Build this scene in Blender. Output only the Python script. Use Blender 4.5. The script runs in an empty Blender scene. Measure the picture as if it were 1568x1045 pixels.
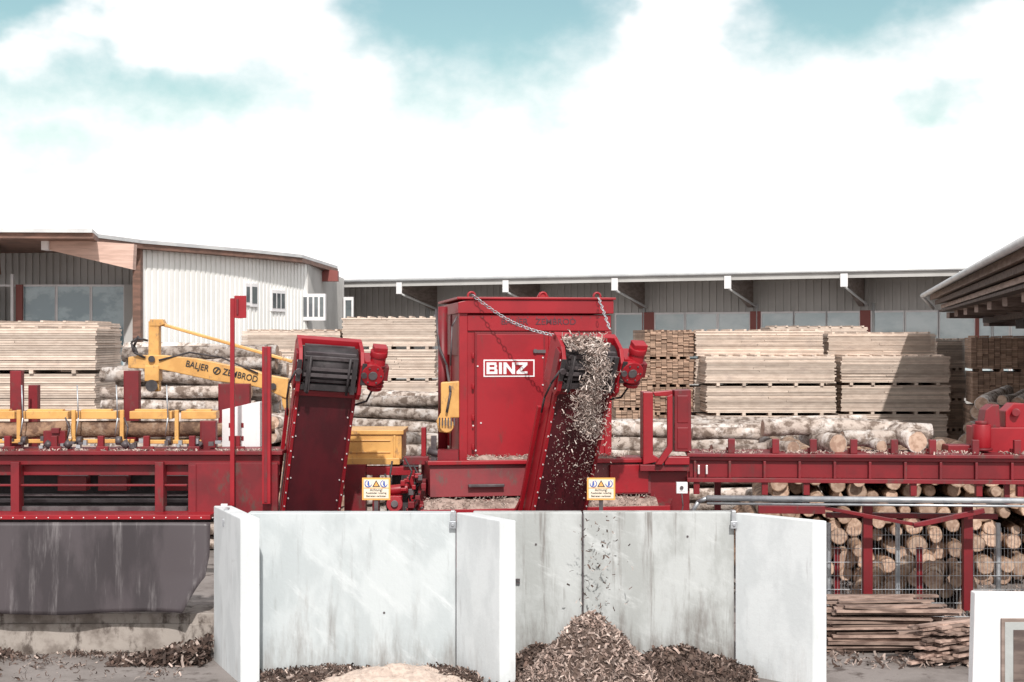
import bpy, math, random
from mathutils import Vector, Matrix, noise
random.seed(7)
R=random.random
def U(a,b): return a+(b-a)*random.random()
F=2178.0; CX=784.0; CY=522.5; H=4.15
def W(px,py,d): return Vector(((px-CX)*d/F, d, H-(py-CY)*d/F))
def XX(px,d): return (px-CX)*d/F
def ZZ(py,d): return H-(py-CY)*d/F
scene=bpy.context.scene
# ------------------------------------------------------------ materials
def pm(name,c1,c2=None,scale=(4,4,4),ramp=(.4,.62),rough=.6,metal=0.0,island=0.0,bump=0.0,bscale=(30,30,30),
       c3=None,s3=(1,1,1),r3=(.55,.7),zd=None,spec=.5,bdist=.01,c4=None,rot4=0.0,s4=(1,1,1),r4=(.55,.7)):
    m=bpy.data.materials.new(name); m.use_nodes=True; nt=m.node_tree; N=nt.nodes; L=nt.links
    bs=N['Principled BSDF']; tc=N.new('ShaderNodeTexCoord')
    def ns(sc,det=6,off=0.0,ro=.6,rot=0.0):
        mp=N.new('ShaderNodeMapping'); mp.inputs['Scale'].default_value=sc; mp.inputs['Location'].default_value=(off,off*1.7,off*.3)
        src=tc.outputs['Object']
        if rot:
            m0=N.new('ShaderNodeMapping'); m0.inputs['Rotation'].default_value=(0,rot,0); L.new(src,m0.inputs[0]); src=m0.outputs[0]
        L.new(src,mp.inputs[0]); n=N.new('ShaderNodeTexNoise'); n.inputs['Scale'].default_value=1
        n.inputs['Detail'].default_value=det; n.inputs['Roughness'].default_value=ro; L.new(mp.outputs[0],n.inputs['Vector']); return n.outputs['Fac']
    def rm(f,a,b):
        r=N.new('ShaderNodeMapRange'); r.interpolation_type='SMOOTHSTEP'; r.inputs[1].default_value=a; r.inputs[2].default_value=b; L.new(f,r.inputs[0]); return r.outputs[0]
    def mix(f,a,b,bt='MIX'):
        x=N.new('ShaderNodeMix'); x.data_type='RGBA'; x.blend_type=bt
        if isinstance(f,float): x.inputs[0].default_value=f
        else: L.new(f,x.inputs[0])
        for i,v in ((6,a),(7,b)):
            if isinstance(v,tuple): x.inputs[i].default_value=(*v,1)
            else: L.new(v,x.inputs[i])
        return x.outputs[2]
    col=mix(rm(ns(scale),*ramp),c1,c2 if c2 else c1)
    if c3: col=mix(rm(ns(s3,6,5.3,.7),*r3),col,c3)
    if c4: col=mix(rm(ns(s4,6,8.1,.7,rot4),*r4),col,c4)
    if zd:
        s=N.new('ShaderNodeSeparateXYZ'); L.new(tc.outputs['Object'],s.inputs[0])
        mr=N.new('ShaderNodeMath'); mr.operation='MULTIPLY_ADD'; L.new(ns((4.5,4.5,.9),6,2.2,.7),mr.inputs[0]); mr.inputs[1].default_value=-zd[3]; L.new(s.outputs[2],mr.inputs[2])
        r=N.new('ShaderNodeMapRange'); r.interpolation_type='SMOOTHSTEP'; L.new(mr.outputs[0],r.inputs[0]); r.inputs[1].default_value=zd[1]; r.inputs[2].default_value=zd[2]; r.inputs[3].default_value=zd[4]; r.inputs[4].default_value=0
        col=mix(r.outputs[0],col,zd[0])
    if island:
        g=N.new('ShaderNodeNewGeometry'); r=N.new('ShaderNodeMapRange'); L.new(g.outputs['Random Per Island'],r.inputs[0]); r.inputs[3].default_value=1-island; r.inputs[4].default_value=1+island*.6
        cb=N.new('ShaderNodeCombineColor'); [L.new(r.outputs[0],cb.inputs[i]) for i in range(3)]
        col=mix(1.0,col,cb.outputs[0],'MULTIPLY')
    L.new(col,bs.inputs['Base Color'])
    bs.inputs['Roughness'].default_value=rough; bs.inputs['Metallic'].default_value=metal
    bs.inputs['Specular IOR Level'].default_value=spec
    if bump:
        b=N.new('ShaderNodeBump'); b.inputs['Strength'].default_value=bump; b.inputs['Distance'].default_value=bdist
        L.new(ns(bscale,5),b.inputs['Height']); L.new(b.outputs[0],bs.inputs['Normal'])
    return m
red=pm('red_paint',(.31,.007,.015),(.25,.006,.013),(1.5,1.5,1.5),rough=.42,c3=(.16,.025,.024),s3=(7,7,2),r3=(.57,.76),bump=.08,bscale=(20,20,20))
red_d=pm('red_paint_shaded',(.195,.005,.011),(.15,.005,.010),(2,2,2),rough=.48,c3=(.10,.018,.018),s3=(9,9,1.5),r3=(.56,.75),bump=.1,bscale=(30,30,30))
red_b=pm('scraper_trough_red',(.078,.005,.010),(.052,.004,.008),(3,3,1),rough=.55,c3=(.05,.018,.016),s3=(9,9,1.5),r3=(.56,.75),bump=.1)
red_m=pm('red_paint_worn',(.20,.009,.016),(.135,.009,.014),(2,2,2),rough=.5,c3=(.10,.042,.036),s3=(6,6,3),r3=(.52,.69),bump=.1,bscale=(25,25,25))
yel=pm('yellow_paint',(.68,.38,.12),(.57,.30,.09),(3,3,3),rough=.45,c3=(.28,.16,.09),s3=(9,9,5),r3=(.55,.72))
white=pm('white_paint',(.80,.785,.795),(.72,.71,.72),(2,2,2),rough=.45)
blk=pm('black_rubber',(.03,.026,.028),(.05,.042,.045),(8,8,8),rough=.6,bump=.2)
stl=pm('galvanised_steel',(.50,.52,.54),(.38,.40,.43),(6,6,6),rough=.42,metal=.6)
dstl=pm('dark_steel',(.12,.105,.11),(.07,.055,.06),(5,5,5),rough=.5,metal=.3)
bolt=pm('bolt_steel',(.75,.7,.7),None,rough=.35,metal=.3)
conc=pm('concrete_lit',(.67,.70,.715),(.59,.62,.635),(2.2,2.2,1.1),(.42,.6),rough=.8,c3=(.47,.48,.49),s3=(7,7,.9),r3=(.58,.78),bump=.3,bscale=(18,18,18),zd=((.32,.285,.26),-2.75,-1.4,3.6,.5),c4=(.52,.53,.54),rot4=.7,s4=(1.5,2,7),r4=(.62,.80))  # divider colour raised to carry the brighter light on their faces
conc_a=pm('concrete',(.535,.575,.59),(.455,.495,.51),(2.2,2.2,1.1),(.42,.6),rough=.85,c3=(.34,.355,.36),s3=(7,7,.7),r3=(.57,.78),bump=.3,bscale=(18,18,18),zd=((.17,.14,.122),-2.5,-1.1,3.6,.72),c4=(.60,.635,.65),rot4=-.75,s4=(1.2,2,6),r4=(.52,.72))  # base colour lowered for dirt and the shade of the enclosed bay
conc_b=pm('concrete_stained_shaded',(.47,.49,.49),(.37,.385,.38),(2.2,2.2,1.1),(.42,.6),rough=.88,c3=(.21,.198,.188),s3=(8,8,.5),r3=(.54,.74),bump=.35,bscale=(18,18,18),zd=((.11,.082,.068),-2.3,-.8,3.6,.86),c4=(.54,.56,.56),rot4=-.5,s4=(1.5,2,5),r4=(.54,.74))  # stains, plus enclosed-bay shade put into a darker base colour
conc_l=pm('old_concrete',(.36,.32,.29),(.20,.17,.15),(2,2,2),(.42,.58),rough=.9,c3=(.09,.07,.06),s3=(4,4,2),r3=(.5,.66),bump=.5,bscale=(14,14,14))
sheetm=pm('rubber_sheet',(.070,.058,.064),(.040,.033,.037),(1.6,1.6,.5),(.42,.58),rough=.42,c3=(.17,.155,.16),s3=(7,7,.5),r3=(.52,.72),bump=.15,bscale=(8,8,3))
bark=pm('log_bark',(.50,.42,.37),(.17,.125,.10),(7,7,7),(.42,.60),rough=.9,island=.35,bump=.7,bscale=(22,22,22),c3=(.64,.585,.55),s3=(3,3,3),r3=(.5,.62),bdist=.03)
barkd=pm('log_bark_brown',(.34,.21,.135),(.16,.09,.06),(7,7,7),(.42,.60),rough=.9,island=.35,bump=.7,bscale=(22,22,22),c3=(.48,.35,.26),s3=(3,3,3),r3=(.50,.64),bdist=.03)
lend=pm('log_end_wood',(.58,.42,.32),(.40,.26,.19),(12,12,12),(.4,.6),rough=.8,island=.35,bump=.2)
lumber=pm('sawn_timber',(.66,.545,.46),(.56,.45,.375),(3,3,9),rough=.75,island=.30,c3=(.46,.37,.32),s3=(1.2,1.2,2.5),r3=(.55,.73))
lumberi=pm('sawn_timber_gap_shade',(.20,.15,.12),None,rough=.9)  # same timber darkened, shade between the boards put into the colour
lumberb=pm('sawn_timber_ends',(.46,.31,.225),(.36,.235,.17),(3,3,9),rough=.8,island=.42)
shav=pm('wood_shavings',(.52,.42,.37),(.37,.285,.25),(10,10,10),rough=.85,island=.55)
shavp=pm('pile_shavings',(.39,.295,.255),(.23,.165,.14),(10,10,10),rough=.9,island=.7)
shavw=pm('fresh_wood_shavings',(.70,.61,.56),(.50,.42,.38),(10,10,10),rough=.85,island=.5)
barkc=pm('bark_debris',(.13,.085,.068),(.07,.045,.037),(10,10,10),rough=.9,island=.6)
saw=pm('sawdust',(.58,.47,.40),(.44,.35,.30),(12,12,12),rough=.95,bump=.8,bscale=(60,60,60))
sawd=pm('damp_mulch',(.15,.105,.085),(.08,.055,.045),(14,14,14),rough=.95,bump=1,bscale=(40,40,40),bdist=.03)
groundm=pm('yard_ground',(.25,.222,.21),(.17,.148,.138),(.8,.8,.8),rough=.95,c3=(.10,.08,.072),s3=(3,3,3),r3=(.53,.69),bump=.6,bscale=(15,15,15),bdist=.02)
glass=pm('window_glass',(.62,.70,.72),(.45,.55,.58),(.4,.4,.7),rough=.08,spec=.8)
glassb=pm('office_window_glass',(.38,.49,.53),(.22,.31,.35),(.8,.8,1.2),(.44,.56),rough=.08,spec=.8)  # blue tone puts the reflected sky into the base colour
glassd=pm('dark_window_glass',(.14,.16,.165),(.08,.09,.10),(1,1,1),rough=.08,spec=.8)
wallg=pm('grey_cladding',(.50,.49,.475),(.43,.42,.405),(.5,.5,.5),rough=.7)
wallw=pm('white_cladding',(.86,.86,.84),(.80,.80,.78),(.4,.4,.4),rough=.5)
brown=pm('brown_timber',(.22,.12,.09),(.14,.08,.06),(2,2,9),rough=.7)
beamg=pm('bracket_timber',(.24,.195,.175),(.17,.135,.12),(2,2,9),rough=.7)
beamw=pm('glulam_beam',(.62,.43,.36),(.50,.34,.28),(1,1,12),rough=.7)
roofm=pm('metal_roof_edge',(.62,.63,.63),(.52,.53,.54),(1,1,1),rough=.5,metal=.2)
fwin=pm('maroon_frame',(.24,.07,.06),None,rough=.6)
darkw=pm('weathered_dark_timber',(.15,.115,.10),(.075,.055,.05),(2,9,9),rough=.8,island=.45)
palew=pm('weathered_pale_timber',(.36,.28,.245),(.24,.18,.155),(2,2,12),rough=.8,island=.3)
stick=pm('timber_offcuts',(.40,.285,.235),(.21,.14,.115),(4,12,12),rough=.85,island=.55)
oran=pm('sign_orange',(.80,.38,.10),None,rough=.5)
cream=pm('sign_cream',(.76,.66,.54),None,rough=.5)
blue=pm('sign_blue',(.06,.12,.40),None,rough=.5)
ink=pm('sign_ink',(.03,.03,.03),None,rough=.5)
greyt=pm('lettering_grey',(.09,.025,.035),None,rough=.5)
# ------------------------------------------------------------ builder
class B:
    def __init__(s,M=None): s.v=[];s.f=[];s.m=[];s.s=[];s.M=M
    def add(s,vs,fs,m=0,sm=False):
        o=len(s.v)
        for v in vs:
            v=Vector(v)
            s.v.append(s.M@v if s.M else v)
        for i,f in enumerate(fs):
            s.f.append([o+k for k in f]); s.m.append(m if isinstance(m,int) else m[i]); s.s.append(sm if isinstance(sm,bool) else sm[i])
    def box(s,x0,x1,y0,y1,z0,z1,m=0):
        s.add([(x0,y0,z0),(x1,y0,z0),(x1,y1,z0),(x0,y1,z0),(x0,y0,z1),(x1,y0,z1),(x1,y1,z1),(x0,y1,z1)],
              [(0,3,2,1),(4,5,6,7),(0,1,5,4),(1,2,6,5),(2,3,7,6),(3,0,4,7)],m)
    def pb(s,a,b,c,e,d,t,m=0):
        s.box(XX(a,d),XX(c,d),d,d+t,ZZ(e,d),ZZ(b,d),m)
    def prism(s,pts,ext,m=0):
        n=len(pts); ext=Vector(ext); pts=[Vector(p) for p in pts]
        s.add(pts+[p+ext for p in pts],[tuple(range(n)),tuple(range(2*n-1,n-1,-1))]+[(i,i+n,(i+1)%n+n,(i+1)%n) for i in range(n)],m)
    def pp(s,pl,d,t,m=0): s.prism([W(x,y,d) for x,y in pl],(0,t,0),m)
    def vp(s,fp,z0,z1,m=0): s.prism([(x,y,z0) for x,y in fp],(0,0,z1-z0),m)
    def bar(s,p0,p1,w,h,m=0,up=Vector((0,0,1))):
        p0=Vector(p0);p1=Vector(p1);a=(p1-p0).normalized()
        if abs(a.dot(up))>.98: up=Vector((0,1,0))
        x=a.cross(up).normalized()*w/2; y=x.normalized().cross(a)*h/2
        s.prism([p0-x-y,p0+x-y,p0+x+y,p0-x+y],p1-p0,m)
    def cyl(s,p0,p1,r0,r1=None,n=12,m=0,me=None,caps=True,sm=True):
        if r1 is None:r1=r0
        if me is None:me=m
        p0=Vector(p0);p1=Vector(p1);a=(p1-p0).normalized();x=a.orthogonal().normalized();y=a.cross(x)
        vs=[];fs=[];ms=[];ss=[]
        for p,r in ((p0,r0),(p1,r1)):
            for i in range(n):
                t=2*math.pi*i/n; vs.append(p+(x*math.cos(t)+y*math.sin(t))*r)
        for i in range(n): fs.append((i,(i+1)%n,n+(i+1)%n,n+i));ms.append(m);ss.append(sm)
        if caps: fs+= [tuple(range(n-1,-1,-1)),tuple(range(n,2*n))];ms+=[me,me];ss+=[False,False]
        s.add(vs,fs,ms,ss)
    def tube(s,pts,r,n=7,m=0):
        for a,b in zip(pts,pts[1:]): s.cyl(a,b,r,r,n,m)
    def torus(s,c,ax,R0,r,stretch=None,m=0,n=10,k=5):
        ax=Vector(ax).normalized();x=Vector(stretch[0]).normalized() if stretch else ax.orthogonal().normalized();y=ax.cross(x).normalized();vs=[];fs=[]
        st=stretch[1] if stretch else 1
        for i in range(n):
            t=2*math.pi*i/n;dr=x*math.cos(t)*st+y*math.sin(t);
            for j in range(k):
                q=2*math.pi*j/k; vs.append(Vector(c)+dr*R0+(dr.normalized()*math.cos(q)+ax*math.sin(q))*r)
        for i in range(n):
            for j in range(k): fs.append((i*k+j,((i+1)%n)*k+j,((i+1)%n)*k+(j+1)%k,i*k+(j+1)%k))
        s.add(vs,fs,m,True)
    def log(s,p0,p1,r,m=0,me=1,n=14,taper=.88):
        p0=Vector(p0);p1=Vector(p1);a=(p1-p0).normalized();x=a.orthogonal().normalized();y=a.cross(x);L=(p1-p0).length
        k=max(3,int(L/.45)); sd=U(0,100); vs=[];fs=[];ms=[];ss=[]
        bend=x*U(-.06,.06)+y*U(-.06,.06)
        for j in range(k+1):
            f=j/k; c=p0.lerp(p1,f)+bend*math.sin(f*math.pi)*1.0; rr=r*(1-(1-taper)*f)
            for i in range(n):
                t=2*math.pi*i/n; dr=x*math.cos(t)+y*math.sin(t)
                q=rr*(1+.14*noise.noise(Vector((math.cos(t)*1.3+sd,math.sin(t)*1.3,j*.5))))
                vs.append(c+dr*q)
        for j in range(k):
            for i in range(n): fs.append((j*n+i,j*n+(i+1)%n,(j+1)*n+(i+1)%n,(j+1)*n+i));ms.append(m);ss.append(True)
        for base,c,sg in ((0,p0,-1),(k*n,p1,1)):
            o=len(vs); tl=a*sg*.012
            for i in range(n): vs.append(vs[base+i].lerp(c,.10)+tl*.3)
            for i in range(n):
                q=(base+i,base+(i+1)%n,o+(i+1)%n,o+i); fs.append(q if sg>0 else q[::-1]);ms.append(m);ss.append(False)
            q=tuple(range(o,o+n)); fs.append(q if sg>0 else q[::-1]);ms.append(me);ss.append(False)
        s.add(vs,fs,ms,ss)
    def chip(s,c,ln,wd,m=0):
        c=Vector(c);a=Vector((U(-1,1),U(-1,1),U(-1,1))).normalized();b=a.orthogonal().normalized()
        b=(Matrix.Rotation(U(0,6.28),3,a)@b);n=a.cross(b);cv=n*ln*U(-.35,.35)
        s.add([c-a*ln/2-b*wd/2,c-a*ln/2+b*wd/2,c-b*wd/2+cv,c+b*wd/2+cv,c+a*ln/2-b*wd/2,c+a*ln/2+b*wd/2],[(0,1,3,2),(2,3,5,4)],m)
    def fin(s,name,mats,parent=None,bevel=0.0):
        me=bpy.data.meshes.new(name); me.from_pydata([tuple(v) for v in s.v],[],s.f)
        for m in mats: me.materials.append(m)
        me.polygons.foreach_set('material_index',s.m); me.polygons.foreach_set('use_smooth',s.s); me.update()
        ob=bpy.data.objects.new(name,me); scene.collection.objects.link(ob)
        if parent is not None: ob.parent=parent; ob.location=-parent.location
        if bevel:
            b=ob.modifiers.new('bevel','BEVEL'); b.width=bevel; b.segments=2; b.limit_method='ANGLE'; b.harden_normals=False
        return ob
def E(name,loc=(0,0,0)):
    e=bpy.data.objects.new(name,None); e.location=loc; e.empty_display_size=.3; scene.collection.objects.link(e); return e
def text(s,loc,size,mat,parent,name,xdir=Vector((1,0,0)),updir=Vector((0,0,1)),bold=0.0,sx=1.0):
    cu=bpy.data.curves.new(name,'FONT'); cu.body=s; cu.size=size; cu.extrude=.003; cu.offset=bold; cu.align_x='CENTER'; cu.align_y='CENTER'
    tmp=bpy.data.objects.new('t',cu); scene.collection.objects.link(tmp); dg=bpy.context.evaluated_depsgraph_get(); me=bpy.data.meshes.new_from_object(tmp.evaluated_get(dg)); bpy.data.objects.remove(tmp)
    x=xdir.normalized(); y=updir.normalized(); z=x.cross(y)
    M=Matrix((x*sx,y,z)).transposed().to_4x4(); M.translation=Vector(loc); me.transform(M)
    me.materials.clear(); me.materials.append(mat)
    ob=bpy.data.objects.new(name,me); scene.collection.objects.link(ob); ob.parent=parent; ob.location=-parent.location
# ------------------------------------------------------------ ground
b=B()
b.add([(-400,-60,0),(400,-60,0),(400,900,0),(-400,900,0)],[(0,1,2,3)])
b.fin('ground',[groundm])
# ------------------------------------------------------------ concrete bays
P=E('concrete_storage_bay',(0,17.8,0))
def panel(nm,fp,z1,m):
    q=B(); q.vp(fp,-.02,z1); q.fin(nm,[m],P,.014)
ZT=2.0
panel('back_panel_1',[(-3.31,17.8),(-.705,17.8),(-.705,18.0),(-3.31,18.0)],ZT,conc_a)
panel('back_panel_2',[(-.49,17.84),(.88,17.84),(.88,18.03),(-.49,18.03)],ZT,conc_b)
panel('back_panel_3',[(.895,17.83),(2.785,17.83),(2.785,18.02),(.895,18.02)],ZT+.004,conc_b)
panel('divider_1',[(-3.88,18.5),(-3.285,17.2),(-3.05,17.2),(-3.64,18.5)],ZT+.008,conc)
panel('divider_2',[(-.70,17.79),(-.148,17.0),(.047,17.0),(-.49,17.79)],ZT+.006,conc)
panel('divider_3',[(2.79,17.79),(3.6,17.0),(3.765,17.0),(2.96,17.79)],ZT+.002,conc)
q=B()
for x,y in ((-.74,17.76),(2.77,17.76),(-3.62,18.0)):
    q.box(x-.04,x+.04,y-.03,y+.01,ZT-.19,ZT-.10); q.box(x-.025,x+.025,y-.015,y+.12,ZT-.1,ZT+.03); q.cyl((x,y-.05,ZT-.14),(x,y,ZT-.14),.02,n=8)
q.fin('wall_clamps',[stl],P,.004)
q=B(); q.box(.878,.897,17.80,17.83,.02,ZT-.02)
for x,z in ((.05,1.15),(.05,1.11)): q.box(x-.02,x+.05,17.80,17.84,z,z+.02)
for x,z,y in ((-3.17,1.1,17.795),(-1.6,.75,17.795),(2.2,1.7,17.825),(.3,1.6,17.835)): q.cyl((x,y-.004,z),(x,y+.01,z),.014,n=10)
q.fin('joint_angle',[dstl],P)
# ------------------------------------------------------------ mounds
def mound(name,cx,cy,rx,ry,h,mbase,mchip,nch,ln=.07,pw=1.2,ylim=17.80,mix2=None,rough=.12,xl=None,pm2=.25):
    b=B(); N=46; sd=U(0,50)
    def hz(x,y):
        r=math.sqrt(((x-cx)/rx)**2+((y-cy)/ry)**2)
        return max(0,h*(1-r)**pw if r<1 else 0)*(1+rough*noise.noise(Vector((x*4+sd,y*4,0)))*2)+ (.03*noise.noise(Vector((x*11,y*11,sd))) if r<1 else -.03)
    vs=[];fs=[]
    for j in range(N+1):
        for i in range(N+1):
            x=cx-rx+2*rx*i/N;y=min(cy-ry+2*ry*j/N,ylim)
            if xl: x=min(max(x,xl[0]),xl[1])
            vs.append((x,y,hz(x,y)-.005))
    for j in range(N):
        for i in range(N): fs.append((j*(N+1)+i,j*(N+1)+i+1,(j+1)*(N+1)+i+1,(j+1)*(N+1)+i))
    b.add(vs,fs,0,True)
    c=0
    while c<nch:
        t=U(0,6.283);r=math.sqrt(R())*1.05;x=cx+rx*r*math.cos(t);y=cy+ry*r*math.sin(t)
        if y>ylim-.02 or (xl and not xl[0]<x<xl[1]): c+=1; continue
        l=ln*U(.4,1.5); b.chip((x,y,max(0,hz(x,y))+U(0,.025)+.005),l,l*U(.12,.3),1 if R()>pm2 or not mix2 else 2); c+=1
    return b.fin(name,[mbase,mchip]+([mix2] if mix2 else []))
mound('wood_shavings_pile',.95,17.12,.98,.78,1.0,sawd,shavp,7000,.08,1.2,17.80,shav,pm2=.3)
mound('bark_mulch_pile',.35,17.45,.75,.6,.42,sawd,barkc,2200,.09,1.0,17.82,shavp,xl=(-.3,1.2))
mound('bark_mulch_pile',2.0,17.35,1.2,.7,.42,sawd,barkc,3200,.09,.9,17.81,shavp,xl=(.9,2.95))
mound('bark_mulch_pile',-2.2,17.5,1.1,.45,.12,sawd,barkc,1800,.07,.8,17.79,shav)
mound('bark_mulch_pile',-.9,17.4,.7,.45,.15,sawd,barkc,1200,.07,.8,17.78,shav,xl=(-1.6,-.35))
mound('sawdust_pile',-1.4,17.15,1.0,.5,.26,saw,saw,300,.03,.7,17.79)
b=B()
for i in range(2400):
    x=-9.5+5.4*R()**.8; y=18.82-1.5*R()**2.4; 
    if x>-4.1 and y>18.3: continue
    l=U(.02,.09); cl=noise.noise(Vector((x*1.3,y*2,3)))
    if cl<.02 and R()<.85: continue
    b.chip((x,y,U(.005,.03)+max(0,cl)*.10*R()),l,l*U(.1,.3),0 if R()<.8 else 1)
for i in range(1100):
    x=-3.95-1.2*R()**1.5; y=18.6-.5*R(); l=U(.06,.22)
    b.chip((x,y,U(0,.30)*max(0,(1-(-3.95-x)))),l,l*.2,0 if R()<.85 else 1)
for i in range(450):
    x=-7.0+random.gauss(0,.3); y=18.65-abs(random.gauss(0,.10)); l=U(.04,.14)
    b.chip((x,y,U(0,.18)*max(0,1-abs(x+7))),l,l*.2,0 if R()<.85 else 1)
b.fin('bark_debris',[barkc,shav])
b=B()
for i in range(5200):
    x=U(3.6,9.5); y=U(18.0,24.5); l=U(.04,.16); cl=noise.noise(Vector((x*1.1,y*.9,9)))
    if cl<-.1 and R()<.8: continue
    b.chip((x,y,U(.005,.04)+max(0,cl)*.15*R()),l,l*U(.12,.3),0 if R()<.45 else 1)
b.fin('wood_debris',[barkc,shav])
# ------------------------------------------------------------ left concrete base + sheet
b=B(); b.box(-12,-3.93,18.9,19.5,-.02,.53); b.box(-12,-3.93,18.86,18.9,-.02,.40)
b.fin('concrete_plinth_wall',[conc_l],None,.012)
b=B(); NX=60;NZ=22; vs=[];fs=[]
for j in range(NZ+1):
    f=j/NZ
    xr=322 if f<.35 else 322-6*(f-.35)/.25 if f<.6 else 316-34*((f-.6)/.4)**.8
    for i in range(NX+1):
        px=-260+(xr+260)*i/NX; d=18.62; x=XX(px,d); z=ZZ(800+(138+2.5*math.sin(px*.02))*f,d)
        y=d+.03*math.sin(x*2.3)*f+.015*math.sin(x*7+1)*f-.05*f-.10*(i/NX)**12*f
        vs.append((x,y,z))
for j in range(NZ):
    for i in range(NX): fs.append((j*(NX+1)+i,(j+1)*(NX+1)+i,(j+1)*(NX+1)+i+1,j*(NX+1)+i+1))
b.add(vs,fs,0,True); o=b.fin('rubber_curtain_sheet',[sheetm]); md=o.modifiers.new('t','SOLIDIFY'); md.thickness=.012
# ------------------------------------------------------------ left infeed conveyor
P=E('log_infeed_conveyor',(-7,19,0))
b=B()
b.pb(-300,691,432,697,18.9,.8,0)
b.pb(-300,697.5,428,712,19.0,.12,1)
b.pb(-300,712.5,428,728,19.12,.1,2)
for x in (16,237): b.pb(x,708,x+13,788,18.93,.2,0)
b.pb(-200,708,-184,788,18.93,.2,0)
b.pb(288,709,425,787,18.95,.1,2)
b.pb(288,712,300,785,18.93,.018,0)
b.pb(-300,742,286,745,19.0,.06,0); b.pb(-300,757,286,760,19.15,.06,3); b.pb(-300,765,286,770,19.3,.1,3); b.pb(-300,776,286,783,19.05,.1,3)
b.pb(-300,789,322,796,18.6,.6,5)
b.pb(-300,728,286,742,19.7,.1,4); b.pb(-300,744,330,800,20.2,.1,4)  # black backing panels added as the darkness behind the frame openings
for x in (-60,88,150,246): b.pb(x,729,x+44,752,19.4,.2,1)
for x in (-62,10,82,153,223,293,362):
    b.pb(x-4,668,x+5,691,19.0,.08,1); b.pb(x-6,684,x+12,691,18.96,.05,0)
for x in range(-250,430,18): b.cyl(W(x,793,18.6),W(x,793,18.6)-Vector((0,.012,0)),.010,n=6,m=6)
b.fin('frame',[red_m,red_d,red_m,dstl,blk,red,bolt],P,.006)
b=B()
for a,c in ((-60,22),(33,104),(116,178),(198,263),(277,331)):
    b.pb(a,630,c,642,19.50,.22,0); b.pb(a+8,627,c-8,631,19.55,.12,0)
for x in (28,112,186,270): b.pb(x-3,628,x+3,680,19.4,.05,0)
b.pb(-40,673,205,679,19.38,.05,0); b.pb(225,674,330,680,19.38,.05,0)
b.fin('clamp_carriage',[yel],P,.008)
b=B()
for x in (118,178,255,33): b.tube([W(x,590,19.35),W(x+2,640,19.3),W(x-2,668,19.35)],.01,6,0); b.cyl(W(x,675,19.3),W(x+8,675,19.3),.06,n=10,m=1)
for x in (70,100,188,300): b.cyl(W(x,678,19.25),W(x+8,684,19.25),.05,n=10,m=1)
for i in range(26):
    x=U(0,335);y=U(668,684); b.pb(x,y,x+U(3,9),y+U(3,8),U(19.1,19.3),.07,random.choice((0,1,1)))
for x in (100,190): b.tube([W(x,640,19.3),W(x+6,655,19.2),W(x+3,672,19.25),W(x+10,688,19.2)],.012,6,1)
b.fin('hydraulic_fittings',[stl,dstl],P)
b=B()
b.log(W(-120,657,19.58),W(104,656,19.58),.125); b.log(W(112,658,19.6),W(330,656,19.6),.12); b.log(W(330,660,20.2),W(420,655,20.4),.1)
b.fin('log',[barkd,lend],P)
b=B()
for a,t,c,e,d in ((17,568,32,640,20),(45,590,57,640,20.6),(191,568,212,626,20),(336,588,382,625,21),(308,645,330,668,19.3)):
    b.pb(a,t,c,e+50,d,.14,0); b.pb(a-2,t,c-(c-a)*.6,e+50,d+.14,.1,1)
b.pb(66,660,100,684,19.25,.1,1); b.pb(78,656,90,664,19.2,.1,0)
b.fin('stakes',[red_m,red_d],P,.006)
b=B(); b.pb(352,457,358.5,775,18.75,.055,0); b.pp([(358.5,453),(377,453),(377,487),(367,488),(358.5,487)],18.76,.02,0); b.pb(362,458,365,482,18.74,.018,1)
b.pb(401,531,414,772,18.8,.10,0); b.pb(404,532,409,770,18.79,.008,1)
b.pb(338,772,348,785,18.55,.03,2)
b.fin('posts',[red,red_m,white],P,.005)
b=B()
b.pp([(340,628),(392,616),(392,690),(340,690)],19.9,.05,0)
for x in (350,369):
    for y in (648,668): b.pb(x,y,x+4,y+7,19.89,.008,1)
b.pb(392,616,398,690,19.9,.2,0)
b.fin('white_guard_panel',[white,red_d],P,.004)
b=B()
for i in range(1500):
    px=U(0,425);p=W(px,691,18.9+U(0,.45)); 
    if noise.noise(Vector((px*.03,1,0)))<-.1: continue
    l=U(.015,.06); b.chip((p.x,p.y,p.z+U(.004,.02)),l,l*.3,0)
b.fin('scattered_shavings',[shav],P)
# ------------------------------------------------------------ yellow crane
P=E('log_loader_crane',W(300,600,21.5)); d=21.5
b=B()
b.pb(227,492,243,600,d,.16,0); b.pp([(229,489),(248,489),(252,497),(243,500),(229,500)],d-.01,.18,0)
b.pp([(196,547),(218,544),(246,544),(300,549),(392,568),(408,574),(441,580),(441,612),(405,596),(380,590),(330,584),(246,566),(196,564)],d-.03,.2,0)
b.bar(W(238,494,d+.05),W(448,554,d+.05),.05,.05,0)
b.pb(221,560,243,584,d-.06,.25,0); b.pp([(428,584),(441,584),(441,640),(432,620)],d,.15,0)
b.fin('boom_and_mast',[yel],P,.012)
b=B(); b.cyl(W(232,591,d-.12),W(232,591,d+.2),.09,n=18); b.cyl(W(232,550,d-.08),W(232,550,d+.2),.05,n=14); b.cyl(W(418,592,d-.08),W(418,592,d+.2),.05,n=14)
pts=[W(222,548,d-.05),W(205,540,d-.1),W(201,525,d-.1),W(210,518,d-.1),W(226,522,d)]
b.tube(pts,.018,7); b.tube([W(243,552,d-.06),W(290,540,d),W(340,548,d),W(395,572,d-.06)],.014,6); b.tube([W(212,515,d),W(205,530,d),W(212,546,d)],.02,7)
b.fin('pivots_and_hoses',[blk],P)
dirx=Vector((XX(392,d)-XX(285,d),0,ZZ(585,d)-ZZ(560,d))).normalized(); upv=Vector((-dirx.z,0,dirx.x))
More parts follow.
